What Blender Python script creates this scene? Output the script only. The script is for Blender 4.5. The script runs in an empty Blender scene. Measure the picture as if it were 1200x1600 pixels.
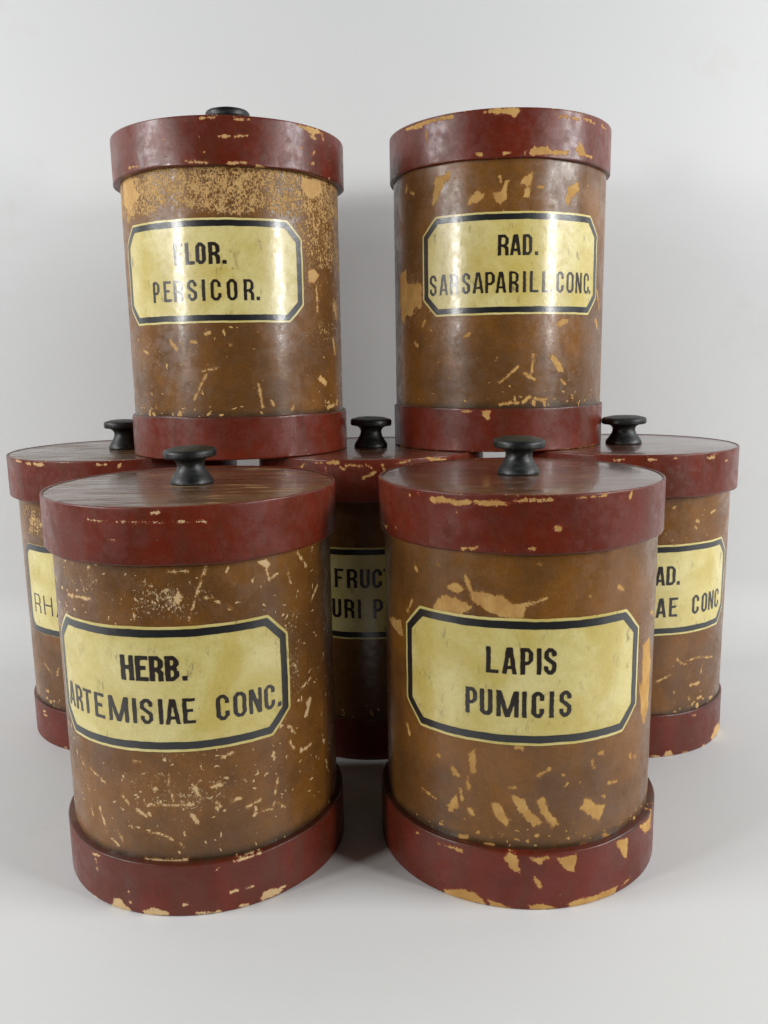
import bpy, math, random
import numpy as np
from mathutils import Matrix, Vector

# ---------------------------------------------------------------- camera, world, lights, exposure
F_PX, PITCH, ROLL, CAM_H = 1312.94, 0.17849, -0.01663, 0.27119      # solved from the canister outlines (1200 x 1600 px)
sc = bpy.context.scene
C = sc.collection
c_, s_ = math.cos(ROLL), math.sin(ROLL)
RIGHT0 = Vector((1, 0, 0)); UP0 = Vector((0, math.sin(PITCH), math.cos(PITCH))); FWD = Vector((0, math.cos(PITCH), -math.sin(PITCH)))
RIGHT = RIGHT0 * c_ + UP0 * s_; UP = -RIGHT0 * s_ + UP0 * c_
cam = bpy.data.cameras.new('camera'); cam_o = bpy.data.objects.new('camera', cam); C.objects.link(cam_o)
cam.sensor_fit = 'VERTICAL'; cam.sensor_height = 24.0; cam.lens = F_PX / 1600 * 24.0; cam.clip_start = 0.01; cam.clip_end = 50
M = Matrix.Identity(4)
for i, v in enumerate((RIGHT, UP, -FWD)):
    for j in range(3): M[j][i] = v[j]
M.translation = (0, 0, CAM_H); cam_o.matrix_world = M
sc.camera = cam_o

w = bpy.data.worlds.new('World'); sc.world = w; w.use_nodes = True
w.node_tree.nodes['Background'].inputs[0].default_value = (0.80, 0.82, 0.84, 1)
w.node_tree.nodes['Background'].inputs[1].default_value = 0.012

def area(name, loc, target, sx, sy, power, col, spread=180):
    l = bpy.data.lights.new(name, 'AREA'); l.shape = 'RECTANGLE'; l.size = sx; l.size_y = sy; l.energy = power; l.color = col
    l.spread = math.radians(spread)
    o = bpy.data.objects.new(name, l); C.objects.link(o); o.location = loc
    o.rotation_euler = (Vector(target) - Vector(loc)).to_track_quat('-Z', 'Y').to_euler(); return o
area('lamp_left', (-0.98, -0.20, 0.47), (-0.05, 0.60, 0.34), 0.15, 0.26, 5.2, (1.0, 0.995, 0.98))
area('lamp_right', (0.98, -0.16, 0.47), (0.05, 0.60, 0.34), 0.15, 0.26, 5.7, (1.0, 0.995, 0.98))
area('softbox_left', (-1.42, 0.14, 0.86), (-0.05, 0.62, 0.30), 0.6, 0.5, 13.0, (0.985, 0.995, 1.0))
area('softbox_right', (1.42, 0.14, 0.86), (0.05, 0.62, 0.30), 0.6, 0.5, 14.5, (0.985, 0.995, 1.0))

sc.view_settings.view_transform = 'Standard'; sc.view_settings.look = 'None'; sc.view_settings.gamma = 1
sc.view_settings.exposure = 0.07
sc.render.engine = 'CYCLES'

# ---------------------------------------------------------------- node helpers
class NT:
    def __init__(s, name):
        s.m = bpy.data.materials.new(name); s.m.use_nodes = True; s.t = s.m.node_tree
        s.b = s.t.nodes['Principled BSDF']
    def n(s, typ, ins=None, **kw):
        d = s.t.nodes.new(typ)
        for k, v in kw.items(): setattr(d, k, v)
        for k, v in (ins or {}).items(): s.set(d.inputs[k], v)
        return d
    def set(s, inp, v):
        if isinstance(v, bpy.types.NodeSocket): s.t.links.new(v, inp)
        else: inp.default_value = v
    def math(s, op, a, b=None, c=None, clamp=False):
        d = s.n('ShaderNodeMath', operation=op, use_clamp=clamp); s.set(d.inputs[0], a)
        if b is not None: s.set(d.inputs[1], b)
        if c is not None: s.set(d.inputs[2], c)
        return d.outputs[0]
    def ramp(s, v, a, b, x=0.0, y=1.0):
        d = s.n('ShaderNodeMapRange', {0: v, 1: a, 2: b, 3: x, 4: y}, interpolation_type='SMOOTHSTEP'); return d.outputs[0]
    def noise(s, co, scale, detail=3, rough=0.55, dist=0.0):
        d = s.n('ShaderNodeTexNoise', {'Vector': co, 'Scale': scale, 'Detail': detail, 'Roughness': rough, 'Distortion': dist}); return d.outputs['Fac']
    def mix(s, f, a, b):
        d = s.n('ShaderNodeMix', data_type='RGBA'); s.set(d.inputs[0], f); s.set(d.inputs[6], a); s.set(d.inputs[7], b); return d.outputs[2]
    def coords(s):
        tc = s.n('ShaderNodeTexCoord'); oi = s.n('ShaderNodeObjectInfo')
        d = s.n('ShaderNodeVectorMath', operation='MULTIPLY_ADD'); s.set(d.inputs[0], oi.outputs['Location']); d.inputs[1].default_value = (13, 17, 11)
        s.set(d.inputs[2], tc.outputs['Object']); return d.outputs[0]
    def scale(s, co, v):
        d = s.n('ShaderNodeVectorMath', operation='MULTIPLY'); s.set(d.inputs[0], co); d.inputs[1].default_value = v; return d.outputs[0]
    def attr(s, name):
        return s.n('ShaderNodeAttribute', attribute_name=name).outputs['Fac']

def col(r, g, b): return (r, g, b, 1)

def painted(name, c1, c2, c3, chip1, chip2, rough, coat, streak=0.35):
    """old lacquer over pasteboard: mottled colour, chips, rubbed flaking, flecks, grime"""
    N = NT(name); co = N.coords()
    chip, rub, fleck, grime = N.attr('chip'), N.attr('rub'), N.attr('fleck'), N.attr('grime')
    e1 = N.noise(co, 330, 4, 0.62); e2 = N.noise(co, 1300, 2, 0.6)
    edge = N.math('ADD', N.math('MULTIPLY', N.math('SUBTRACT', e1, 0.5), 3.8), N.math('MULTIPLY', N.math('SUBTRACT', e2, 0.5), 2.0))
    m1 = N.ramp(N.math('ADD', chip, edge), -0.10, 0.16)
    sp = N.noise(N.scale(co, (1, 1, 0.75)), 820, 5, 0.7)
    m2 = N.ramp(N.math('ADD', N.math('ADD', sp, N.math('MULTIPLY', N.math('SUBTRACT', N.noise(co, 150, 3), 0.5), 0.35)), N.math('MULTIPLY', rub, 0.34)), 0.80, 0.855)
    wob = N.n('ShaderNodeTexNoise', {'Vector': co, 'Scale': 170.0, 'Detail': 2.0})
    d = N.n('ShaderNodeVectorMath', operation='MULTIPLY_ADD'); N.set(d.inputs[0], wob.outputs['Color']); d.inputs[1].default_value = (0.007, 0.007, 0.007); N.set(d.inputs[2], co)
    m3 = None
    for sv, sc_, off in (((1, 1, 0.45), 300.0, 0.0), ((1.0, 1.0, 1.9), 240.0, 3.1)):
        vec = N.n('ShaderNodeVectorMath', operation='ADD'); N.set(vec.inputs[0], N.scale(d.outputs[0], sv)); vec.inputs[1].default_value = (off, off, off)
        v = N.n('ShaderNodeTexVoronoi', {'Vector': vec.outputs[0], 'Scale': sc_})
        rnd = N.n('ShaderNodeSeparateColor', {0: v.outputs['Color']}).outputs[0]
        r = N.math('MULTIPLY', N.math('SUBTRACT', rnd, N.math('SUBTRACT', 1.0, N.math('MULTIPLY', fleck, 0.55))), 1.0)
        mm = N.ramp(N.math('SUBTRACT', r, N.math('ADD', v.outputs['Distance'], N.math('MULTIPLY', N.math('SUBTRACT', e2, 0.5), 0.25))), -0.02, 0.03)
        m3 = mm if m3 is None else N.math('MAXIMUM', m3, mm)
    mask = N.math('MAXIMUM', N.math('MAXIMUM', m1, m2), m3)
    big = N.noise(co, 22, 4, 0.6); med = N.noise(N.scale(co, (1, 1, 0.3)), 85, 4, 0.65); fin = N.noise(co, 900, 3, 0.6)
    base = N.mix(N.ramp(big, 0.36, 0.66), col(*c1), col(*c2))
    base = N.mix(N.math('MULTIPLY', N.ramp(med, 0.42, 0.72), streak), base, col(*c3))
    hsv = N.n('ShaderNodeHueSaturation', {'Value': N.ramp(fin, 0.25, 0.75, 0.86, 1.14), 'Color': base}).outputs[0]
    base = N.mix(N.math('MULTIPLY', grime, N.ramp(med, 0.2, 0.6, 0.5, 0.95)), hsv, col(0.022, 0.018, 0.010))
    halo = N.math('MULTIPLY', N.ramp(N.math('ADD', chip, N.math('MULTIPLY', edge, 1.25)), -0.75, -0.15), 0.65)
    base = N.mix(halo, base, col(c2[0] * 1.45, c2[1] * 1.5, c2[2] * 1.6))
    chipc = N.mix(N.ramp(N.noise(co, 120, 3), 0.35, 0.65), col(*chip1), col(*chip2))
    chipc = N.mix(N.attr('pale'), chipc, col(0.66, 0.47, 0.25))
    stain = N.noise(N.scale(co, (1, 1, 0.4)), 520, 4, 0.7)
    chipc = N.mix(N.math('MULTIPLY', N.ramp(stain, 0.50, 0.75), 0.55), chipc, col(0.30, 0.16, 0.05))
    N.set(N.b.inputs['Base Color'], N.mix(mask, base, chipc))
    rn = N.noise(co, 140, 5, 0.65)
    rg = N.ramp(rn, 0.3, 0.7, rough - 0.08, rough + 0.10)
    inv = N.math('SUBTRACT', 1.0, mask)
    N.set(N.b.inputs['Roughness'], N.math('ADD', N.math('MULTIPLY', rg, inv), N.math('MULTIPLY', mask, 0.75)))
    N.set(N.b.inputs['Coat Weight'], N.math('MULTIPLY', N.math('MULTIPLY', inv, coat), N.ramp(N.noise(co, 48, 4, 0.65), 0.36, 0.62, 0.45, 1.15)))
    N.set(N.b.inputs['Coat Roughness'], N.ramp(rn, 0.32, 0.70, 0.12, 0.42))
    relief = N.math('ADD', N.math('MULTIPLY', N.noise(co, 420, 4, 0.6), 0.85), N.math('MULTIPLY', N.noise(co, 95, 2), 0.9))
    hgt = N.math('SUBTRACT', N.math('MULTIPLY', relief, 0.35), N.math('MULTIPLY', mask, 1.1))
    bp = N.n('ShaderNodeBump', {'Strength': 0.8, 'Distance': 0.00022, 'Height': hgt}).outputs[0]
    N.set(N.b.inputs['Normal'], bp); N.set(N.b.inputs['Coat Normal'], bp)
    N.b.inputs['Specular IOR Level'].default_value = 0.28
    return N.m

TAN1, TAN2 = (0.47, 0.25, 0.070), (0.56, 0.33, 0.105)
MAT = {}
MAT['brown'] = painted('brown_lacquer', (0.130, 0.055, 0.014), (0.215, 0.085, 0.013), (0.098, 0.050, 0.019), TAN1, TAN2, 0.40, 0.55)
MAT['red'] = painted('oxblood_lacquer', (0.112, 0.0145, 0.0052), (0.155, 0.0180, 0.0055), (0.090, 0.0265, 0.0105), TAN1, TAN2, 0.42, 0.40, 0.6)

def lid_top_material(name, c1, c2, gouge, grain):
    N = NT(name); co = N.coords()
    g = N.noise(N.scale(co, (9, 80, 1)), 1.0, 6, 0.65); g2 = N.noise(N.scale(co, (26, 210, 1)), 1.0, 4, 0.6, 0.3)
    patch = N.noise(co, 28, 3)
    m = N.math('MULTIPLY', N.ramp(g2, 0.56, 0.62), N.math('MULTIPLY', N.ramp(patch, 0.46, 0.60), gouge))
    sc1 = N.noise(N.scale(co, (420, 60, 1)), 1.0, 4, 0.7); m = N.math('MAXIMUM', m, N.math('MULTIPLY', N.ramp(sc1, 0.68, 0.72), 0.6))
    base = N.mix(N.ramp(g, 0.3, 0.7), col(*c1), col(*c2))
    N.set(N.b.inputs['Base Color'], N.mix(m, base, col(0.42, 0.25, 0.10)))
    N.set(N.b.inputs['Roughness'], N.ramp(g2, 0.35, 0.62, 0.28, 0.40 + 0.35 * grain))
    N.b.inputs['Specular IOR Level'].default_value = 0.35
    h = N.math('ADD', N.math('MULTIPLY', g2, grain), N.math('MULTIPLY', N.noise(co, 60, 3), 0.4))
    bp = N.n('ShaderNodeBump', {'Strength': 0.6, 'Distance': 0.0002 + 0.0006 * max(grain - 0.3, 0), 'Height': h}).outputs[0]
    N.set(N.b.inputs['Normal'], bp); N.set(N.b.inputs['Coat Normal'], bp)
    N.set(N.b.inputs['Coat Weight'], N.ramp(g2, 0.42, 0.60, 1.0, 1.0 - 0.9 * min(grain, 1.0))); N.b.inputs['Coat Roughness'].default_value = 0.14
    return N.m
MAT['top_grain'] = lid_top_material('worn_wood_lid_top', (0.095, 0.040, 0.018), (0.14, 0.062, 0.022), 1.0, 0.6)
MAT['top'] = lid_top_material('brown_lid_top', (0.090, 0.028, 0.016), (0.125, 0.042, 0.018), 0.3, 0.12)

def label_material():
    N = NT('varnished_cream_paper'); co = N.coords()
    a = N.noise(co, 26, 5, 0.62, 0.4); b = N.noise(co, 75, 5, 0.7); f = N.noise(co, 700, 3, 0.6)
    base = N.mix(N.ramp(a, 0.33, 0.68), col(0.57, 0.45, 0.105), col(0.74, 0.64, 0.275))
    base = N.mix(N.math('MULTIPLY', N.ramp(b, 0.52, 0.76), 0.5), base, col(0.50, 0.38, 0.13))
    sm = N.noise(N.scale(co, (1, 1, 0.35)), 210, 4, 0.75)
    base = N.mix(N.math('MULTIPLY', N.ramp(sm, 0.57, 0.70), N.ramp(b, 0.38, 0.62, 0.08, 0.75)), base, col(0.16, 0.11, 0.05))
    sp = N.noise(co, 520, 2, 0.5)
    base = N.mix(N.math('MULTIPLY', N.ramp(sp, 0.76, 0.80), 0.5), base, col(0.12, 0.09, 0.05))
    base = N.n('ShaderNodeHueSaturation', {'Value': N.ramp(f, 0.25, 0.75, 0.95, 1.05), 'Color': base}).outputs[0]
    N.set(N.b.inputs['Base Color'], base)
    N.b.inputs['Roughness'].default_value = 0.42
    N.b.inputs['Coat Weight'].default_value = 0.8
    N.set(N.b.inputs['Coat Roughness'], N.ramp(N.noise(co, 160, 4), 0.3, 0.7, 0.13, 0.30))
    h = N.math('ADD', N.math('MULTIPLY', N.noise(co, 230, 4, 0.6), 0.6), N.math('MULTIPLY', N.noise(co, 60, 2), 1.0))
    bp = N.n('ShaderNodeBump', {'Strength': 0.6, 'Distance': 0.00025, 'Height': h}).outputs[0]
    N.set(N.b.inputs['Normal'], bp); N.set(N.b.inputs['Coat Normal'], bp); return N.m
MAT['label'] = label_material()

def ink_material(name, c, wear):
    N = NT(name); co = N.coords(); n1 = N.noise(co, 260, 5, 0.7); n2 = N.noise(co, 60, 2)
    N.set(N.b.inputs['Base Color'], N.mix(N.math('MULTIPLY', N.ramp(n1, 0.60, 0.78), wear), col(*c), col(0.30, 0.22, 0.10)))
    N.b.inputs['Roughness'].default_value = 0.4; N.b.inputs['Coat Weight'].default_value = 0.75; N.b.inputs['Coat Roughness'].default_value = 0.2
    bp = N.n('ShaderNodeBump', {'Strength': 0.6, 'Distance': 0.00025, 'Height': N.math('ADD', N.math('MULTIPLY', N.noise(co, 230, 4, 0.6), 0.6), n2)}).outputs[0]
    N.set(N.b.inputs['Normal'], bp); N.set(N.b.inputs['Coat Normal'], bp); return N.m
MAT['ink'] = ink_material('dark_brown_lettering', (0.016, 0.009, 0.006), 0.35)
MAT['border'] = ink_material('black_border_print', (0.010, 0.010, 0.011), 0.12)

def knob_material():
    N = NT('ebonised_wood'); co = N.coords(); n = N.noise(N.scale(co, (1, 1, 3)), 160, 4, 0.65); m = N.noise(co, 500, 3)
    b = N.mix(N.ramp(n, 0.4, 0.75), col(0.005, 0.0062, 0.0056), col(0.015, 0.018, 0.016))
    N.set(N.b.inputs['Base Color'], N.mix(N.ramp(m, 0.66, 0.74), b, col(0.06, 0.05, 0.038)))
    N.set(N.b.inputs['Roughness'], N.ramp(n, 0.3, 0.7, 0.36, 0.55))
    N.set(N.b.inputs['Normal'], N.n('ShaderNodeBump', {'Strength': 0.5, 'Distance': 0.0003, 'Height': n}).outputs[0]); return N.m
MAT['knob'] = knob_material()

def backdrop_material():
    N = NT('white_backdrop_board'); co = N.n('ShaderNodeTexCoord').outputs['Object']
    a = N.noise(co, 3.5, 3); b = N.noise(co, 260, 2, 0.5); c = N.noise(co, 30, 3)
    base = N.mix(N.ramp(a, 0.3, 0.7), col(0.69, 0.70, 0.705), col(0.715, 0.72, 0.715))
    base = N.mix(N.math('MULTIPLY', N.ramp(b, 0.80, 0.84), N.ramp(c, 0.55, 0.7, 0, 0.5)), base, col(0.45, 0.42, 0.38))
    sm = N.noise(N.scale(co, (1, 1.6, 1)), 9, 5, 0.7)
    base = N.mix(N.math('MULTIPLY', N.ramp(sm, 0.56, 0.72), 0.16), base, col(0.56, 0.52, 0.44))
    N.set(N.b.inputs['Base Color'], base); N.b.inputs['Roughness'].default_value = 0.55; N.b.inputs['Specular IOR Level'].default_value = 0.3
    N.set(N.b.inputs['Normal'], N.n('ShaderNodeBump', {'Strength': 0.25, 'Distance': 0.0004, 'Height': N.noise(co, 90, 3)}).outputs[0]); return N.m
MAT['backdrop'] = backdrop_material()

# ---------------------------------------------------------------- mesh helpers
def mesh_obj(name, verts, faces, mat, parent=None, smooth=True, attrs=None):
    me = bpy.data.meshes.new(name); me.from_pydata([tuple(v) for v in verts], [], faces)
    if smooth: me.polygons.foreach_set('use_smooth', [True] * len(me.polygons))
    for k, v in (attrs or {}).items():
        a = me.attributes.new(k, 'FLOAT', 'POINT'); a.data.foreach_set('value', np.asarray(v, dtype=np.float32))
    me.materials.append(mat); o = bpy.data.objects.new(name, me); C.objects.link(o)
    if parent: o.parent = parent
    return o

def backdrop():
    prof = [(0.16, 0.0)] + [(y, 0.0) for y in np.linspace(0.25, 0.718, 10)]
    r = 0.062
    prof += [(0.718 + r * math.sin(a), r - r * math.cos(a)) for a in np.linspace(0, math.pi / 2, 25)[1:]]
    prof += [(0.718 + r, z) for z in np.linspace(r + 0.05, 1.5, 12)]
    xs = np.linspace(-1.3, 1.3, 27); v = []; f = []
    for (y, z) in prof:
        for x in xs: v.append((x, y, z))
    n = len(xs)
    for i in range(len(prof) - 1):
        for j in range(n - 1): f.append((i * n + j, i * n + j + 1, (i + 1) * n + j + 1, (i + 1) * n + j))
    o = mesh_obj('backdrop', v, f, MAT['backdrop']); o['kind'] = 'structure'
    o['label'] = 'seamless white board curving from floor up into wall'; o['category'] = 'backdrop'
backdrop()

# ---------------------------------------------------------------- canister data (metres; from the outline solve)
ZT = 0.2091
#         x        y        R_lid    R_body   R_base   H        h_lid    h_base
CAN = {
 'A': (-0.10317, 0.61878, 0.07894, 0.07439, 0.07671, 0.20932, 0.02892, 0.02780),
 'B': ( 0.08674, 0.64026, 0.07840, 0.07578, 0.07737, 0.21677, 0.02991, 0.02940),
 'C': (-0.10413, 0.45341, 0.07721, 0.07350, 0.07706, 0.20727, 0.02764, 0.02830),
 'D': ( 0.07351, 0.45361, 0.07581, 0.07311, 0.07704, 0.20962, 0.02786, 0.03139),
 'E': (-0.19461, 0.63386, 0.08271, 0.07734, 0.07927, 0.20900, 0.02883, 0.02893),
 'F': (-0.00885, 0.61568, 0.08204, 0.07469, 0.07528, 0.20900, 0.02862, 0.02935),
 'G': ( 0.17570, 0.61201, 0.07827, 0.07399, 0.07564, 0.20900, 0.02859, 0.03027)}
LABEL = {  # centre along the arc (mm), centre height (mm), half width, half height, corner cut, cream margin, black width
 'A': (-8.4, 119.0, 67.2, 31.8, 11.3, 1.3, 3.7), 'B': (3.7, 122.7, 68.8, 32.3, 11.5, 1.3, 3.7),
 'C': (-6.4, 117.8, 68.5, 31.6, 11.6, 1.4, 3.8), 'D': (-8.4, 118.0, 67.2, 32.0, 11.5, 1.4, 3.8),
 'E': (-6.0, 116.0, 67.5, 32.4, 9.0, 0.25, 4.4), 'F': (-6.0, 118.4, 67.0, 31.5, 11.0, 1.3, 3.7),
 'G': (4.2, 117.8, 68.3, 31.0, 10.8, 1.3, 3.7)}
TEXT = {  # (baseline mm, cap height mm, stem mm, [(letter, left mm, right mm) along the arc])
 'A': [(123.2, 12.9, 2.15, [('F', -26.5, -20.4), ('L', -18.5, -12.6), ('O', -11.6, -5.4), ('R', -3.4, 3.3), ('.', 4.9, 7.3)]),
       (101.0, 12.7, 1.7, [('P', -45.2, -39.7), ('E', -35.9, -30.3), ('R', -28.1, -21.7), ('S', -18.3, -12.3), ('I', -8.7, -6.9), ('C', -3.2, 3.0), ('O', 7.0, 13.1), ('R', 17.4, 23.4), ('.', 25.3, 27.1)])],
 'B': [(127.8, 12.7, 1.9, [('R', -10.1, -3.5), ('A', -2.2, 4.5), ('D', 5.9, 11.9), ('.', 14.1, 15.9)]),
       (104.4, 13.1, 1.55, [('S', -58.5, -53.0), ('A', -50.3, -44.3), ('R', -42.3, -36.5), ('S', -33.6, -28.4), ('A', -26.2, -19.6), ('P', -18.1, -12.2), ('A', -11.2, -5.0), ('R', -2.7, 3.2), ('I', 6.4, 8.0), ('L', 11.0, 16.7), ('L', 19.5, 24.7), ('.', 26.3, 28.0), ('C', 30.0, 35.4), ('O', 38.1, 44.2), ('N', 46.3, 52.4), ('C', 55.0, 60.9), ('.', 61.8, 63.3)])],
 'C': [(122.6, 12.4, 2.25, [('H', -23.5, -16.8), ('E', -15.7, -9.5), ('R', -8.6, -2.2), ('B', -1.0, 5.3), ('.', 7.0, 9.1)]),
       (100.7, 12.7, 1.8, [('A', -66.9, -60.4), ('R', -58.4, -52.2), ('T', -50.9, -44.4), ('E', -41.8, -35.6), ('M', -32.3, -21.2), ('I', -18.8, -16.8), ('S', -14.6, -8.6), ('I', -5.6, -3.5), ('A', -2.1, 4.5), ('E', 6.1, 11.9), ('C', 21.9, 28.0), ('O', 30.3, 36.6), ('N', 38.2, 44.9), ('C', 46.5, 52.2), ('.', 54.1, 56.0)])],
 'D': [(122.4, 13.1, 1.95, [('L', -26.1, -20.3), ('A', -18.2, -11.7), ('P', -9.6, -3.8), ('I', -1.8, 0.15), ('S', 1.6, 7.4)]),
       (100.5, 13.2, 1.9, [('P', -36.5, -30.7), ('U', -29.1, -23.1), ('M', -20.9, -10.4), ('I', -8.6, -6.6), ('C', -4.0, 1.8), ('I', 4.6, 6.5), ('S', 9.5, 15.3)])],
 'E': [(98.6, 13.6, 0.95, [('R', -62.6, -54.2), ('H', -49.6, -40.2), ('A', -36.4, -27.5)])],
 'F': [(122.6, 12.7, 1.9, [('F', -25.0, -18.9), ('R', -16.4, -9.8), ('U', -7.6, -1.3), ('C', 0.4, 6.6), ('T', 8.0, 14.6)]),
       (101.6, 12.9, 1.8, [('U', -27.3, -21.2), ('R', -18.7, -12.2), ('I', -9.6, -7.6), ('P', 0.8, 7.0)])],
 'G': [(121.6, 12.8, 1.9, [('R', -5.2, 1.2), ('A', 2.8, 9.1), ('D', 10.4, 16.6), ('.', 18.0, 19.9)]),
       (99.7, 12.9, 1.75, [('A', 4.3, 10.7), ('E', 13.3, 19.3), ('C', 31.3, 37.2), ('O', 40.0, 45.8), ('N', 47.4, 53.8), ('C', 55.7, 61.9)])]}

# ---------------------------------------------------------------- photo pixel -> place on a canister's wall (for the chips)
def unproject(n, px, py, R):
    cx, cy = CAN[n][:2]; z0 = ZT if n in 'AB' else 0.0
    d = RIGHT * ((px - 600) / F_PX) + UP * (-(py - 800) / F_PX) + FWD
    A_ = d.x ** 2 + d.y ** 2; B_ = -cx * d.x - cy * d.y; K = cx * cx + cy * cy - R * R
    disc = B_ * B_ - A_ * K; t = (-B_ - math.sqrt(max(disc, 0))) / A_
    X = d * t; th = math.atan2(X.x - cx, -(X.y - cy))
    return th * R * 1000, (X.z + CAM_H - z0) * 1000, 1000 * t / F_PX     # arc mm, height mm, mm per pixel

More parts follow.
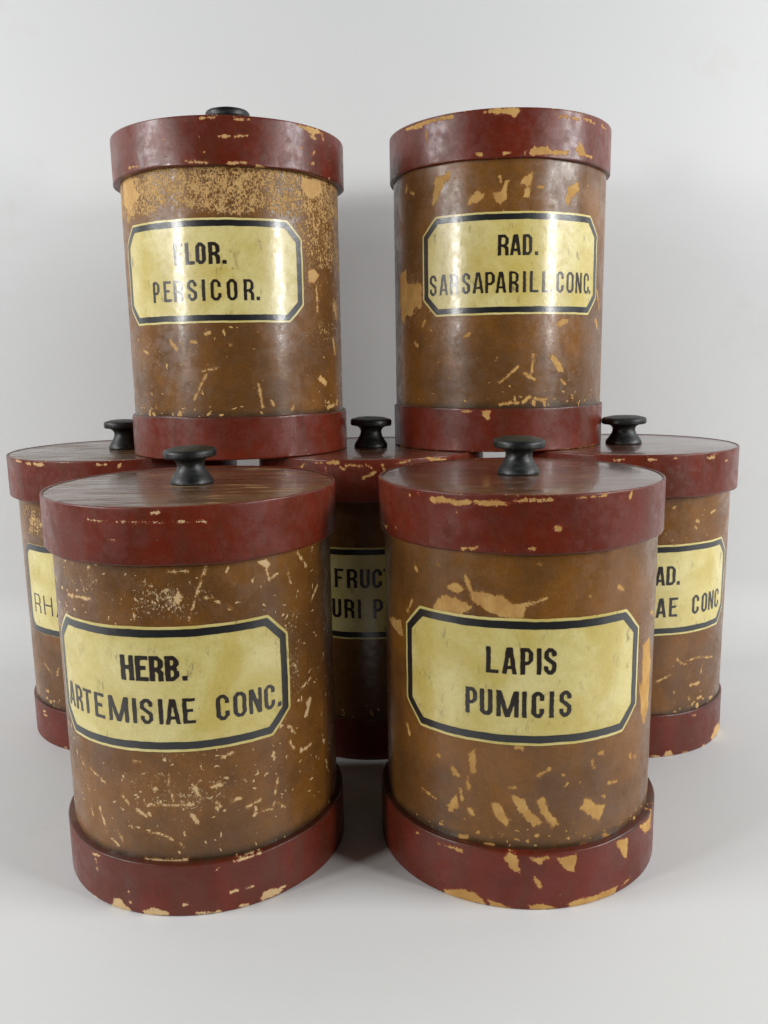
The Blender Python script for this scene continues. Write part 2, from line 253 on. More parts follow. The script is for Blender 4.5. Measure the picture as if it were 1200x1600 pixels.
# chips: (canister, part, x0, y0, zoom, shapes); a shape is (width, points...) for a stroke, (0, points...) for a patch
CHIPS = [
 ('B', 'body', 580, 150, 2.857, [(0, 285,365,330,355,322,400,300,450,278,492,270,480,284,420), (0, 330,345,355,335,350,375,328,385), (0, 425,490,440,455,470,425,482,420,490,440,505,435,500,460,460,480),
   (0, 545,435,575,430,600,380,615,375,605,400,600,440,605,460,575,480,555,465), (10, 575,358,580,382), (0, 680,365,722,335,715,390,700,400,668,390), (0, 690,410,715,405,705,450,680,455), (0, 880,410,925,385,930,420,895,450,880,490,868,460),
   (0, 132,800,158,775,160,835,190,845,222,836,228,900,222,948,196,938,180,985,158,975,150,1018,138,1000,130,900), (13, 195,1100,210,1115), (12, 240,1005,230,1025), (0, 825,1015,850,995,885,995,870,1015,840,1030), (18, 1005,1002,1010,1025),
   (9, 655,1210,575,1280), (9, 725,1155,715,1250), (12, 685,1240,725,1262), (0, 790,1160,812,1153,850,1200,857,1232,835,1228,815,1190), (8, 850,1270,870,1285), (10, 575,1375,655,1368), (16, 680,1365,705,1345), (12, 735,1350,770,1358),
   (9, 415,1075,440,1060), (12, 1010,870,1020,950), (13, 745,408,768,402), (10, 160,400,158,430), (10, 178,430,190,440)]),
 ('B', 'lid', 580, 150, 2.857, [(0, 150,152,180,135,215,122,242,116,225,142,195,148), (15, 240,120,360,92), (11, 245,158,250,188), (9, 252,212,254,214), (0, 500,72,560,56,660,56,667,72,637,100,620,80,560,80), (19, 475,262,488,262), (13, 592,258,620,254),
   (0, 705,252,730,222,745,235,762,232,790,222,800,244,880,244,880,264,710,264), (0, 912,242,936,208,950,235,962,268,930,264), (11, 960,266,985,272), (10, 900,100,930,106), (9, 940,94,1000,122), (9, 1030,130,1050,150), (8, 880,98,881,99), (8, 840,95,890,90)]),
 ('B', 'base', 580, 150, 2.857, [(0, 493,1406,532,1404,525,1442,510,1442), (9, 400,1408,450,1408), (10, 130,1558,165,1578), (9, 190,1582,280,1592), (10, 850,1582,1000,1562)]),
 ('A', 'body', 150, 150, 2.857, [(0, 948,782,975,773,996,800,976,832,950,836), (0, 918,372,1000,368,1012,430,960,462,920,420), (9, 480,1228,540,1214), (9, 492,1245,440,1352), (10, 725,1282,745,1390), (25, 1003,1262,1025,1280), (15, 1035,1390,1075,1375),
   (13, 430,1095,446,1101), (15, 332,1088,360,1130), (12, 490,1060,505,1055), (10, 600,1108,601,1109), (0, 120,350,160,350,175,420,200,440,150,520,128,480), (9, 985,850,990,960), (14, 1060,1085,1068,1150), (9, 215,1140,235,1150), (8, 225,1330,227,1332)]),
 ('A', 'lid', 150, 150, 2.857, [(9, 548,182,600,178), (9, 620,182,675,176), (11, 590,298,672,297), (9, 470,248,480,250), (10, 668,230,672,231), (10, 965,262,978,250), (8, 912,232,915,232), (7, 398,292,430,296), (7, 440,294,500,300), (9, 615,104,682,103), (0, 895,128,990,148,1004,165,968,172,930,150),
   (14, 962,180,978,190), (8, 470,100,530,96), (7, 940,280,945,300), (9, 965,303,975,302), (8, 715,310,745,318), (9, 1010,170,1014,195), (6, 300,195,305,197), (7, 148,320,190,312)]),
 ('C', 'body', 0, 630, 2.143, [(6, 690,545,672,598,655,650,632,728), (0, 583,640,600,628,610,655,596,672,583,660), (0, 866,530,895,523,907,540,886,550), (7, 893,556,905,592,930,570), (6, 965,560,975,602), (8, 998,500,1026,545), (7, 1062,610,1040,662), (9, 690,650,735,668), (8, 770,685,772,687), (8, 445,700,450,725), (10, 230,640,300,655), (8, 560,565,625,563)]),
 ('C', 'body', 40, 1000, 2.143, [(8, 220,430,265,475), (7, 185,380,193,412), (6, 305,630,328,675), (11, 290,665,312,685), (11, 325,520,345,545), (11, 375,568,402,592), (5, 400,550,500,554,580,550), (16, 557,590,574,610), (8, 410,640,450,650,492,668), (7, 515,680,530,695), (10, 745,560,790,535),
   (20, 945,212,952,200,940,252), (8, 925,162,955,125), (11, 880,290,902,310), (6, 845,460,838,520), (10, 660,395,695,375), (9, 365,405,380,408), (5, 480,455,478,490,495,540), (10, 620,495,655,485), (10, 560,485,580,520), (11, 640,545,650,555), (6, 800,570,830,568), (5, 845,545,872,562), (9, 765,590,773,580),
   (9, 400,735,480,738), (10, 490,738,540,736), (6, 830,560,835,545), (10, 355,628,358,630), (8, 220,555,228,585), (7, 250,560,275,640), (8, 885,340,900,360), (9, 930,370,960,345), (8, 1005,400,1010,440), (7, 690,540,720,530), (6, 885,90,900,80)]),
 ('C', 'base', 40, 1000, 2.143, [(12, 228,715,250,722), (8, 236,730,240,745), (0, 283,892,300,866,320,868,352,906,300,902), (0, 392,908,430,896,482,918,400,922), (0, 788,870,800,843,840,833,873,822,845,852,800,872), (10, 686,845,715,838), (9, 737,832,765,825), (8, 530,888,560,888),
   (12, 215,848,245,868), (10, 570,916,650,910), (10, 720,892,750,886), (9, 240,765,241,766), (9, 345,843,346,844), (9, 350,878,351,879), (6, 640,770,645,768), (10, 165,800,175,815), (6, 700,742,790,715)]),
 ('C', 'lid', 0, 630, 2.143, [(4, 295,388,320,393,360,394), (3, 380,397,560,400), (4, 365,458,388,460), (6, 505,368,532,366), (4, 560,398,690,395)]),
 ('D', 'body', 560, 640, 1.875, [(0, 222,568,245,543,290,555,332,578,300,600,250,592,218,588), (0, 325,540,345,535,420,548,450,570,490,575,484,612,420,607,380,590,330,556), (9, 312,485,320,515,332,542), (0, 262,515,290,510,307,525,290,538,265,526), (7, 480,570,515,566,552,554), (10, 157,560,145,588),
   (0, 88,604,125,618,133,665,114,650), (9, 235,456,236,457), (13, 765,518,775,525), (9, 855,590,863,602), (8, 680,547,682,548), (8, 165,455,170,470), (0, 832,690,850,664,853,740,846,850,828,850,830,760), (9, 530,455,531,456), (8, 640,545,641,546)]),
 ('D', 'body', 560, 1080, 1.875, [(0, 822,-20,846,-20,846,40,834,96,826,60), (0, 324,180,342,170,341,238,327,238), (14, 277,228,290,245), (12, 145,100,150,125), (11, 465,166,480,168), (9, 685,205,690,225), (12, 710,182,716,180), (7, 733,269,757,264), (8, 795,186,797,196), (8, 808,186,809,192),
   (0, 260,336,286,303,292,340,265,352), (9, 297,290,303,318), (0, 388,330,410,331,442,380,434,400,400,367), (0, 448,310,486,315,497,345,538,386,515,398,470,352), (0, 523,320,546,313,552,345,585,390,570,398,540,362), (0, 652,342,668,313,692,330,724,334,706,379,680,366),
   (5, 190,285,225,315), (11, 324,348,336,362), (12, 298,425,320,428), (11, 370,450,395,452), (11, 278,240,280,242), (8, 530,248,560,230), (9, 445,282,458,284), (7, 232,185,235,190), (8, 318,255,322,285), (8, 630,388,632,389), (10, 720,420,735,425), (8, 655,450,660,452)]),
 ('D', 'base', 560, 1080, 1.875, [(0, 424,490,440,476,466,484,473,536,450,522), (0, 503,490,562,486,530,512), (0, 583,490,641,478,633,528,612,527), (0, 753,440,790,428,786,492,770,472), (10, 517,547,534,575), (0, 247,580,300,583,340,590,375,626,330,622,258,602), (0, 380,613,410,623,452,638,385,634),
   (0, 498,630,540,626,578,636,500,644), (0, 614,622,660,608,720,588,757,573,752,592,690,618,620,636), (0, 818,397,850,370,856,338,852,402,838,412), (6, 165,410,180,420), (7, 797,543,770,572), (8, 288,465,305,470), (5, 230,445,290,462)]),
 ('D', 'lid', 560, 640, 1.875, [(0, 204,258,235,253,275,266,330,268,410,266,442,278,380,282,340,275,290,281,260,273,220,271), (8, 460,268,490,266), (9, 505,266,565,263), (15, 581,350,592,351), (10, 705,255,725,251), (9, 796,258,802,240), (7, 770,256,771,257), (8, 302,408,332,408), (6, 150,250,151,251), (7, 175,245,176,246), (6, 285,300,287,302), (6, 345,405,350,400), (7, 500,408,520,408), (5, 640,258,700,254), (5, 110,345,112,346), (6, 70,330,85,345)]),
 ('E', 'body', 20, 1020, 5.0, [(18, 352,130,342,178), (6, 240,80,300,160), (14, 255,292,272,302), (12, 280,375,302,390), (10, 258,355,262,358)]),
 ('E', 'lid', 0, 650, 5.0, [(14, 110,345,160,358), (20, 200,372,230,378), (24, 262,374,330,384), (12, 760,380,830,382), (18, 925,395,940,375)]),
 ('E', 'base', 20, 1020, 5.0, [(14, 235,480,262,492), (10, 235,455,250,460), (12, 400,740,410,745)]),
 ('G', 'body', 960, 660, 5.0, [(22, 640,765,655,778), (12, 755,708,790,682), (12, 630,815,640,830), (14, 460,665,475,655), (12, 718,872,725,880), (10, 558,895,562,905), (9, 810,540,830,540), (9, 700,765,702,767), (8, 510,762,515,764)]),
 ('G', 'body', 960, 1020, 5.0, [(9, 570,62,640,35,765,30), (11, 490,45,520,85,560,90), (24, 595,250,655,237), (9, 320,225,360,215,440,170), (9, 686,85,675,155), (14, 650,352,680,340), (14, 575,352,582,362), (12, 740,352,765,340), (12, 465,298,468,310), (10, 510,435,512,438), (11, 595,408,600,410), (9, 470,460,480,465)]),
 ('G', 'base', 960, 1020, 5.0, [(14, 607,487,633,486), (0, 752,668,788,580,815,540,828,600,792,642,765,684), (0, 383,808,400,773,440,763,462,792,430,808), (15, 540,776,570,771), (15, 290,802,350,814), (18, 688,732,700,725)]),
 ('G', 'lid', 960, 660, 5.0, [(0, 718,272,782,258,780,280,735,288), (14, 272,290,320,292), (14, 0,296,70,290), (17, 868,300,878,295), (9, 750,252,815,246), (8, 470,280,500,278)]),
 ('F', 'lid', 400, 600, 5.0, [(12, 350,645,378,618), (10, 450,615,530,614), (26, 560,612,640,612), (8, 545,640,548,690), (14, 660,650,690,672), (16, 710,634,830,640), (16, 862,630,900,652), (18, 985,625,1000,662), (20, 840,735,890,715,940,682)]),
 ('F', 'lid', 600, 600, 5.0, [(22, 335,582,480,594), (12, 100,620,200,600)]),
]

def seg_d(S, Z, a, b):
    ax, ay = a; bx, by = b; dx, dy = bx - ax, by - ay; L = dx * dx + dy * dy + 1e-9
    t = np.clip(((S - ax) * dx + (Z - ay) * dy) / L, 0, 1); return np.hypot(S - ax - t * dx, Z - ay - t * dy)
def chip_field(n, part, R, S, Z):
    out = np.full(S.shape, -6.0)
    for (cn, pt, ox, oy, k, shapes) in CHIPS:
        if cn != n or pt != part: continue
        for sh in shapes:
            q = [unproject(n, ox + sh[i] / k, oy + sh[i + 1] / k, R) for i in range(1, len(sh), 2)]
            pts = [(a, b) for a, b, _ in q]; mmpx = q[0][2]
            s0 = min(p[0] for p in pts) - 9; s1 = max(p[0] for p in pts) + 9; z0 = min(p[1] for p in pts) - 9; z1 = max(p[1] for p in pts) + 9
            sel = (S > s0) & (S < s1) & (Z > z0) & (Z < z1)
            if not sel.any(): continue
            s, z = S[sel], Z[sel]
            if sh[0]:
                d = np.min([seg_d(s, z, pts[i], pts[i + 1]) for i in range(len(pts) - 1)], axis=0)
                v = max(sh[0] / k * mmpx / 2, 0.30) * (0.8 if n == 'C' else 1.0) + 0.02 - d
            else:
                d = np.full(s.shape, 1e9); ins = np.zeros(s.shape, bool)
                for i in range(len(pts)):
                    a, b = pts[i], pts[(i + 1) % len(pts)]; d = np.minimum(d, seg_d(s, z, a, b))
                    c = ((a[1] > z) != (b[1] > z)) & (s < (b[0] - a[0]) * (z - a[1]) / (b[1] - a[1] + 1e-12) + a[0]); ins ^= c
                v = np.where(ins, d, -d) + 0.15
            out[sel] = np.maximum(out[sel], v)
    return out

def bump2(S, Z, s, z, rs, rz): return np.exp(-(((S - s) / rs) ** 2 + ((Z - z) / rz) ** 2))
def vnoise(S, Z, cell, seed):
    r = np.random.RandomState(seed); g = r.rand(64, 64); u = S / cell + 200.0; v = Z / cell + 200.0
    i = np.floor(u).astype(int); j = np.floor(v).astype(int); fu = u - i; fv = v - j; fu = fu * fu * (3 - 2 * fu); fv = fv * fv * (3 - 2 * fv)
    G = lambda a, b: g[a % 64, b % 64]
    return (G(i, j) * (1 - fu) + G(i + 1, j) * fu) * (1 - fv) + (G(i, j + 1) * (1 - fu) + G(i + 1, j + 1) * fu) * fv

def wear_fields(n, part, S, Z, H):
    """rub (fine flaking), fleck (scattered nicks) and grime densities; S, Z in mm, H part height in mm"""
    seed = ord(n) + len(part) * 7
    nz = vnoise(S, Z, 14, seed); n2 = vnoise(S, Z, 6, seed + 1)
    rub = np.zeros(S.shape); fl = np.full(S.shape, 0.10); gr = np.zeros(S.shape)
    if part == 'body':
        zb = CAN[n][7] * 1000
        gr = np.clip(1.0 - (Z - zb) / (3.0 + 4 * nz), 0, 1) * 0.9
        fl = 0.16 + 0.25 * nz * nz + 0.45 * np.exp(-((Z - zb - 4) / 5.0) ** 2)
        if n == 'A':
            top = np.clip((Z - (150 + 10 * (nz - .5) + 4 * (n2 - .5))) / 9.0, 0, 1)
            rub = 1.02 * top
            rs = np.clip((S - (50 + 16 * (nz - .5))) / 12, 0, 1) * np.clip((Z - 96 + 20 * (n2 - .5)) / 30, 0, 1); rub = np.maximum(rub, 0.88 * rs)
            rub = np.maximum(rub, 0.75 * np.clip((S - 62) / 10, 0, 1) * np.clip((Z - 40) / 30, 0, 1) * nz * 1.5)
            rub = np.maximum(rub, 0.62 * bump2(S, Z, -48, 66, 22, 18)); rub = np.maximum(rub, 0.55 * bump2(S, Z, -20, 72, 16, 10)); rub = np.maximum(rub, 0.5 * bump2(S, Z, 25, 60, 20, 12))
            fl += 0.15
        if n == 'C':
            rub = 0.84 * bump2(S, Z, 0, 162, 30, 13); rub = np.maximum(rub, 0.76 * bump2(S, Z, -42, 167, 26, 9)); rub = np.maximum(rub, 0.72 * bump2(S, Z, 66, 130, 14, 45)); rub = np.maximum(rub, 0.74 * bump2(S, Z, 8, 64, 44, 20))
            rub = np.maximum(rub, 0.62 * bump2(S, Z, -60, 60, 18, 26)); rub = np.maximum(rub, 0.52 * nz)
            fl = 0.35 + 0.22 * nz + 0.22 * bump2(S, Z, 5, 60, 42, 20) + 0.28 * bump2(S, Z, 62, 110, 18, 60) + 0.25 * bump2(S, Z, -66, 150, 14, 25)
        if n == 'D': fl += 0.12 * bump2(S, Z, -20, 60, 50, 25); rub = 1.0 * bump2(S, Z, 69, 108, 7, 26)
        if n == 'E':
            rub = 1.0 * bump2(S, Z, -52, 165, 26, 11); rub = np.where(rub > 0.35, np.maximum(rub, 0.8), rub); fl += 0.1
        if n == 'B': rub = 1.0 * bump2(S, Z, -72, 106, 16, 24); fl += 0.08
        if n == 'G': fl += 0.1
    else:
        e_top = np.exp(-((H - Z) / 1.6) ** 2); e_bot = np.exp(-(Z / 1.6) ** 2)
        k = {'A': 0.62, 'B': 0.72, 'C': 0.40, 'D': 0.62, 'E': 0.55, 'F': 0.66, 'G': 0.5}[n]
        if part == 'base': rub = k * e_bot * np.clip(nz * 1.7, 0.3, 1.15) + 0.35 * k * e_top * nz
        else: rub = k * e_top * np.clip(nz * 1.7, 0.3, 1.15) + 0.55 * k * e_bot * nz
        fl = 0.06 + 0.14 * nz + 0.16 * (e_top + e_bot)
        if n in 'AB' and part == 'lid': fl += 0.10
        if n == 'C': fl *= 0.5
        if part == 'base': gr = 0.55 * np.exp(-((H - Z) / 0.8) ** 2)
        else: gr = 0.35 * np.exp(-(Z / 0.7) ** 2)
    return rub, np.clip(fl, 0, 1), gr

# ---------------------------------------------------------------- canister builder
def wobble(n, th, amp=0.00032):
    k = ord(n); return amp * (np.sin(2 * th + k) + 0.5 * np.sin(3 * th + 2.1 * k) + 0.25 * np.sin(7 * th + 1.3 * k))

def thetas(R, step):
    a = np.arange(-1.75, 1.75, step / (R * 1000)); b = np.linspace(1.75, 2 * math.pi - 1.75, 70)[:-1]; return np.concatenate([a, b])

def ring_mesh(name, n, part, prof, z_off, mat, parent, R, step=0.85, seam=None, closed_loop=False):
    """prof: list of (radius, z) in metres, swept round the axis; chips and wear evaluated on (arc, height)"""
    th = thetas(R, step); nt = len(th)
    pr = np.array(prof); T, I = np.meshgrid(th, np.arange(len(pr)))
    rad = pr[I, 0] + wobble(n, T); z = pr[I, 1]
    if seam is not None:                                  # overlap of the wrapped band: a small step at one angle
        dd = (T - seam); rad = rad + np.where((dd > 0) & (dd < 2.2), 0.00020 * np.clip(1 - dd / 2.2, 0, 1), 0)
    if part != 'body':
        hh_ = pr[:, 1].max(); wv = 0.00045 * (np.sin(2 * T + ord(n)) + 0.6 * np.sin(5 * T + 2 * ord(n)) + 0.35 * np.sin(11 * T))
        z = z + wv * ((z / hh_) if part == 'base' else (1 - z / hh_))
    Tw = np.where(T > math.pi, T - 2 * math.pi, T)
    X = rad * np.sin(T); Y = -rad * np.cos(T)
    V = np.stack([X, Y, z + z_off], -1).reshape(-1, 3)
    S = (Tw * R * 1000).ravel(); Zp = (z * 1000).ravel(); Zabs = Zp + z_off * 1000
    hgt = (pr[:, 1].max()) * 1000
    cf = chip_field(n, part, R, S, Zabs)
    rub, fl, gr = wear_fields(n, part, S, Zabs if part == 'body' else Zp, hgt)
    f = []; m = len(pr)
    jn = np.roll(np.arange(nt), -1)
    for i in range(m - 1):
        a = i * nt; b = (i + 1) * nt
        f += [(a + j, a + jn[j], b + jn[j], b + j) for j in range(nt)]
    return mesh_obj(name, V, f, mat, parent, True, {'chip': cf, 'rub': rub, 'fleck': fl, 'grime': gr, 'pale': np.full(len(S), {'C': 0.85, 'E': 0.5, 'A': 0.25, 'G': 0.4}.get(n, 0.0))})

def band_profile(R, h, inner, rb=0.0009, step=0.0009):
    """outer wall of a turned band with rounded top and bottom lips, going inward to 'inner' at both ends"""
    p = [(inner, 0.0), (R - rb, 0.0)]
    p += [(R - rb + rb * math.sin(a), rb - rb * math.cos(a)) for a in np.linspace(0, math.pi / 2, 5)[1:]]
    k = int((h - 2 * rb) / step); p += [(R, z) for z in np.linspace(rb, h - rb, k)[1:-1]]
    p += [(R - rb + rb * math.cos(a), h - rb + rb * math.sin(a)) for a in np.linspace(0, math.pi / 2, 5)]
    p += [(inner, h)]; return p

# marching-squares sheet laid on the cylinder wall
def sheet(name, n, sdf, s0, s1, z0, z1, cell, off, mat, parent, verts=None):
    Rb = CAN[n][3]
    ns = int(math.ceil((s1 - s0) / cell)); nz = int(math.ceil((z1 - z0) / cell))
    gs = s0 + np.arange(ns + 1) * cell; gz = z0 + np.arange(nz + 1) * cell
    S, Z = np.meshgrid(gs, gz); D = sdf(S, Z)                    # negative inside
    V = []; Fc = []; idx = {}
    def vid(key, s, z):
        if key not in idx: idx[key] = len(V); V.append((s, z))
        return idx[key]
    ins = D < 0
    cnt = ins[:-1, :-1].astype(int) + ins[:-1, 1:] + ins[1:, 1:] + ins[1:, :-1]
    for j, i in zip(*np.nonzero(cnt)):
        cs = [(j, i), (j, i + 1), (j + 1, i + 1), (j + 1, i)]; poly = []
        for q in range(4):
            a, b = cs[q], cs[(q + 1) % 4]; da, db = D[a], D[b]
            if da < 0: poly.append(vid(a, gs[a[1]], gz[a[0]]))
            if (da < 0) != (db < 0):
                t = da / (da - db); key = (min(a, b), max(a, b))
                poly.append(vid(key, gs[a[1]] + t * (gs[b[1]] - gs[a[1]]), gz[a[0]] + t * (gz[b[0]] - gz[a[0]])))
        if len(poly) >= 3: Fc.append(tuple(poly))
    return V, Fc

def wrap(name, n, parts, off, mat, parent):
    Rb = CAN[n][3]; verts = []; faces = []
    for V, Fc in parts:
        k = len(verts); faces += [tuple(k + q for q in f) for f in Fc]
        for s, z in V:
            th = s / 1000 / Rb; r = Rb + off + float(wobble(n, th)); verts.append((r * math.sin(th), -r * math.cos(th), z / 1000))
    return mesh_obj(name, verts, faces, mat, parent, True)

def box_d(S, Z, a, b, hw):
    dx, dy = b[0] - a[0], b[1] - a[1]; L = math.hypot(dx, dy) + 1e-9; ux, uy = dx / L, dy / L
    px, pz = S - (a[0] + b[0]) / 2, Z - (a[1] + b[1]) / 2
    u = np.abs(px * ux + pz * uy) - L / 2; v = np.abs(-px * uy + pz * ux) - hw
    return np.maximum(u, v)

def glyph(ch, s0, s1, base, h, t):
    """strokes of a narrow sign-writer's capital in a box; returns list of (half width, points)"""
    bt = t * 0.80; L, R = s0 + t / 2, s1 - t / 2; B, T = base + bt / 2, base + h - bt / 2; b, tp = base, base + h; Mi = base + h * 0.52
    c = min(1.5, (s1 - s0) * 0.25); w = t / 2; wb = bt / 2; cx = (s0 + s1) / 2
    if ch == 'I': return [(w, [(cx, b), (cx, tp)])]
    if ch == '.': return [((s1 - s0) / 2, [(cx, b), (cx, b + 2.1)])]
    if ch == 'L': return [(w, [(L, b), (L, tp)]), (wb, [(L, B), (s1, B)])]
    if ch == 'T': return [(w, [(cx, b), (cx, tp)]), (wb, [(s0, T), (s1, T)])]
    if ch == 'F': return [(w, [(L, b), (L, tp)]), (wb, [(L, T), (s1, T)]), (wb, [(L, Mi), (s1 - 1.2, Mi)])]
    if ch == 'E': return [(w, [(L, b), (L, tp)]), (wb, [(L, T), (s1, T)]), (wb, [(L, Mi), (s1 - 1.2, Mi)]), (wb, [(L, B), (s1, B)])]
    if ch == 'H': return [(w, [(L, b), (L, tp)]), (w, [(R, b), (R, tp)]), (wb, [(L, Mi), (R, Mi)])]
    if ch == 'U': return [(w, [(L, tp), (L, B + c), (L + c, B), (R - c, B), (R, B + c), (R, tp)])]
    if ch == 'O': return [(w, [(L, B + c), (L, T - c)]), (w, [(R, B + c), (R, T - c)]), (wb * 1.1, [(L, T - c), (L + c, T), (R - c, T), (R, T - c)]), (wb * 1.1, [(L, B + c), (L + c, B), (R - c, B), (R, B + c)])]
    if ch == 'C': return [(w, [(L, B + c), (L, T - c)]), (w, [(R, T - c), (R, b + h * 0.66)]), (w, [(R, B + c), (R, b + h * 0.34)]), (wb * 1.1, [(L, T - c), (L + c, T), (R - c, T), (R, T - c)]), (wb * 1.1, [(L, B + c), (L + c, B), (R - c, B), (R, B + c)])]
    if ch == 'S': return [(w * .95, [(R, b + h * .70), (R, T - c)]), (wb * 1.1, [(R, T - c), (R - c, T), (L + c, T), (L, T - c)]), (w * .95, [(L, T - c), (L, Mi + 1.6), (R, Mi - 1.7), (R, B + c)]), (wb * 1.1, [(R, B + c), (R - c, B), (L + c, B), (L, B + c)]), (w * .95, [(L, B + c), (L, b + h * .31)])]
    if ch == 'D': return [(w, [(L, b), (L, tp)]), (wb, [(L, T), (R - c, T), (R, T - c)]), (w, [(R, T - c), (R, B + c)]), (wb, [(R, B + c), (R - c, B), (L, B)])]
    if ch == 'P': m = b + h * 0.43; return [(w, [(L, b), (L, tp)]), (wb, [(L, T), (R - c, T), (R, T - c)]), (w, [(R, T - c), (R, m + c)]), (wb, [(R, m + c), (R - c, m), (L, m)])]
    if ch == 'R': m = b + h * 0.47; return [(w, [(L, b), (L, tp)]), (wb, [(L, T), (R - c, T), (R, T - c)]), (w, [(R, T - c), (R, m + c)]), (wb, [(R, m + c), (R - c, m), (L, m)]), (w, [(R - c * 1.1, m), (R, m - c * 1.2), (R, b)])]
    if ch == 'B': m = b + h * 0.53; return [(w, [(L, b), (L, tp)]), (wb, [(L, T), (R - c, T), (R, T - c)]), (w, [(R, T - c), (R, m + c)]), (wb, [(R, m + c), (R - c, m), (L, m)]), (wb, [(R - c, m), (R, m - c)]), (w, [(R, m - c), (R, B + c)]), (wb, [(R, B + c), (R - c, B), (L, B)])]
    if ch == 'N': return [(w * .85, [(L, b), (L, tp)]), (w * .85, [(R, b), (R, tp)]), (w * 1.05, [(L - .1, tp + 1), (R + .1, b - 1)])]
    if ch == 'M': return [(w, [(L, b), (L, tp)]), (w, [(R, b), (R, tp)]), (w, [(L - .2, tp + 1.2), (cx, b - .4)]), (w, [(R + .2, tp + 1.2), (cx, b - .4)])]
    if ch == 'A': return [(w * .92, [(L - .35, b - 1), (cx - .35, tp + .6)]), (w * .92, [(R + .35, b - 1), (cx + .35, tp + .6)]), (wb * .9, [(L + .6, b + h * .25), (R - .6, b + h * .25)])]
    raise ValueError(ch)

def letter_sdf(strokes, base, h, seed):
    def f(S, Z):
        d = np.full(S.shape, 1e9)
        for hw, pts in strokes:
            for i in range(len(pts) - 1):
                d = np.minimum(d, box_d(S, Z, pts[i], pts[i + 1], hw))
            for q in pts[1:-1]: d = np.minimum(d, np.hypot(S - q[0], Z - q[1]) - hw)
        for _, pts in [(0, [s[1][0], s[1][-1]]) for s in strokes if len(s[1]) > 2]:
            pass
        for hw, pts in strokes:                            # soften where chamfered strokes meet stems
            if len(pts) > 2:
                for q in (pts[0], pts[-1]):
                    if any(q2 in (p2[0], p2[-1]) for h2, p2 in strokes if p2 is not pts for q2 in (q,)): d = np.minimum(d, np.hypot(S - q[0], Z - q[1]) - hw * 0.98)
        d = np.maximum(d, np.maximum(base - Z, Z - base - h))
        return d - 0.13 + 0.30 * (vnoise(S, Z, 1.6, seed) - 0.5) + 0.15 * (vnoise(S, Z, 0.7, seed + 3) - 0.5)
    return f

def octagon_sdf(n, inset, rnd=0.0):
    sc0, zc, hw, hh, cut = LABEL[n][:5]; seed = ord(n) * 3
    def f(S, Z):
        x, y = np.abs(S - sc0), np.abs(Z - zc)
        d = np.maximum(np.maximum(x - hw, y - hh), (x + y - (hw + hh - cut)) / math.sqrt(2) * 1.0)
        if rnd:                                            # rounded-off corners
            qx, qy = x - (hw - rnd), y - (hh - rnd)
            d = np.where((qx > 0) & (qy > 0), np.hypot(qx, qy) - rnd, np.maximum(x - hw, y - hh))
        return d + inset + 0.30 * (vnoise(S, Z, 9, seed) - 0.5) + 0.22 * (vnoise(S, Z, 3, seed + 1) - 0.5)
    return f

def knob(parent, z, h, r, n):
    k = h / 0.021; q = r / 0.015
    P = [(0.0, 0.0), (0.0118, 0.0), (0.0123, 0.0008), (0.0123, 0.0016), (0.0116, 0.0032), (0.0100, 0.0055), (0.0084, 0.0080), (0.0077, 0.0102), (0.0078, 0.0120), (0.0090, 0.0136), (0.0112, 0.0146),
         (0.0143, 0.0150), (0.0149, 0.0154), (0.0151, 0.0162), (0.0151, 0.0178), (0.0149, 0.0188), (0.0143, 0.0194), (0.0128, 0.0198), (0.0098, 0.0206), (0.0055, 0.0210), (0.0, 0.0211)]
    V = []; Fc = []; NS = 48
    for rr, zz in P:
        for j in range(NS):
            a = 2 * math.pi * j / NS; R_ = rr * q * (1 + 0.012 * math.sin(2 * a + ord(n)) + 0.006 * math.sin(5 * a)); V.append((R_ * math.cos(a), R_ * math.sin(a), z + zz * k))
    for i in range(len(P) - 1):
        for j in range(NS): Fc.append((i * NS + j, i * NS + (j + 1) % NS, (i + 1) * NS + (j + 1) % NS, (i + 1) * NS + j))
    rnd = random.Random(ord(n)); tx, ty = rnd.uniform(-0.035, 0.035), rnd.uniform(-0.02, 0.02)
    V = [(x + (zq - z) * tx, y + (zq - z) * ty, zq + (x * tx - y * ty) * (-1 if zq > z + 0.004 else 0)) for x, y, zq in V]
    return mesh_obj('knob', V, Fc, MAT['knob'], parent)

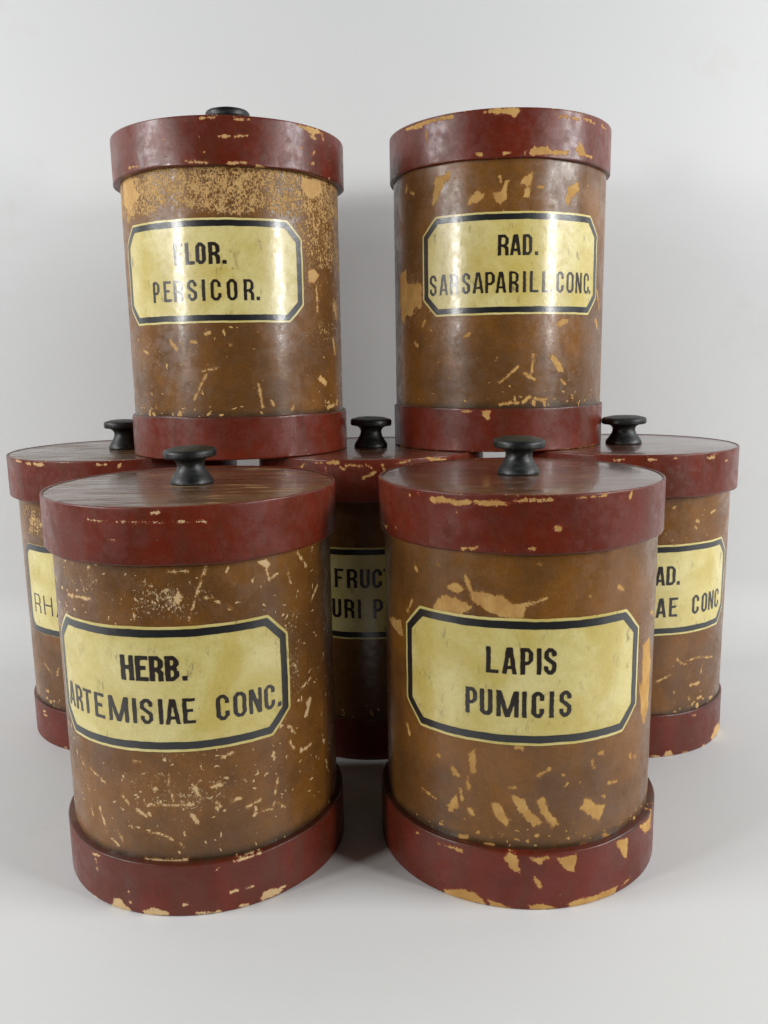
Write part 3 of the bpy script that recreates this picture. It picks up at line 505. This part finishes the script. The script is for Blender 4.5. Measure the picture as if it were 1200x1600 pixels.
def canister(n, label, top_mat, knob_h=0.021, seam_base=None, seam_lid=None):
    x, y, Rl, Rb, Rs, H, hl, hb = CAN[n]
    root = bpy.data.objects.new('apothecary_canister', None); C.objects.link(root); root.empty_display_size = 0.05
    root.location = (x, y, ZT if n in 'AB' else 0.0)
    root['label'] = label; root['category'] = 'canister'; root['group'] = 'round apothecary canisters'
    zs = np.linspace(hb - 0.004, H - hl + 0.004, int((H - hl - hb + 0.008) / 0.00085))
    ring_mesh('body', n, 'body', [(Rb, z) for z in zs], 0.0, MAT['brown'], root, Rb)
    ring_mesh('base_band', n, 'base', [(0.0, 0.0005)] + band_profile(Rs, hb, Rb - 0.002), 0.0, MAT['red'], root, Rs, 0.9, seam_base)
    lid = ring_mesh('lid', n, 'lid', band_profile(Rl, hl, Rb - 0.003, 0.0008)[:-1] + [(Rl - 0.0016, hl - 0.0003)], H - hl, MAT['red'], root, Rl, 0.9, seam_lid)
    V = []; Fc = []; NS = 128; rr = [0.0, 0.02, 0.05, Rl - 0.0035, Rl - 0.0011]; zz = [H + 0.0000, H - 0.0001, H - 0.0001, H - 0.0002, H - 0.0006]
    for r_, z_ in zip(rr, zz):
        for j in range(NS): a = 2 * math.pi * j / NS; V.append((r_ * math.sin(a), -r_ * math.cos(a), z_))
    for i in range(len(rr) - 1):
        for j in range(NS): Fc.append((i * NS + j, i * NS + (j + 1) % NS, (i + 1) * NS + (j + 1) % NS, (i + 1) * NS + j))
    mesh_obj('lid_top', V, Fc, MAT[top_mat], lid)
    knob(lid, H - 0.0004, knob_h, 0.015 * {'A': 1.0, 'B': 0.98, 'C': 0.96, 'D': 0.94, 'E': 0.95, 'F': 0.98, 'G': 1.03}[n], n)
    sc0, zc, hw, hh, cut, mg, bw = LABEL[n]; rnd = 11.0 if n == 'E' else 0.0
    f0 = octagon_sdf(n, 0.0, rnd)
    lab = wrap('label', n, [sheet('', n, f0, sc0 - hw - 2, sc0 + hw + 2, zc - hh - 2, zc + hh + 2, 1.1, 0, None, None)], 0.00022, MAT['label'], root)
    fo, fi = octagon_sdf(n, mg, rnd), octagon_sdf(n, mg + bw, rnd)
    fb = lambda S, Z: np.maximum(fo(S, Z), -fi(S, Z))
    wrap('border', n, [sheet('', n, fb, sc0 - hw - 2, sc0 + hw + 2, zc - hh - 2, zc + hh + 2, 0.7, 0, None, None)], 0.00034, MAT['border'], lab)
    parts = []
    for base, h, t, letters in TEXT[n]:
        for q, (ch, a, b) in enumerate(letters):
            parts.append(sheet('', n, letter_sdf(glyph(ch, a, b, base, h, t), base, h, q * 5 + ord(ch)), a - 1.2, b + 1.2, base - 0.8, base + h + 0.8, 0.33, 0, None, None))
    wrap('lettering', n, parts, 0.00036, MAT['ink'], lab)
    return root

canister('C', 'brown canister lettered HERB. ARTEMISIAE CONC., covered in small pale scratches, grained lid top', 'top_grain', 0.0205)
canister('D', 'brown canister lettered LAPIS PUMICIS, with large tan chips above and below its label', 'top', 0.0205)
canister('E', 'brown canister lettered RHA, standing behind the HERB. ARTEMISIAE canister', 'top_grain', 0.0222)
canister('F', 'dark shaded canister lettered FRUCT, standing behind the gap between two front canisters', 'top', 0.0225)
canister('G', 'brown canister lettered AE CONC., standing behind the LAPIS PUMICIS canister', 'top', 0.0205)
canister('A', 'stacked canister lettered FLOR. PERSICOR., its brown coat flaking to tan under the lid', 'top', 0.0245, seam_base=0.62)
canister('B', 'stacked canister lettered RAD. SARSAPARILL.CONC., with tan chips above its label', 'top', 0.015)
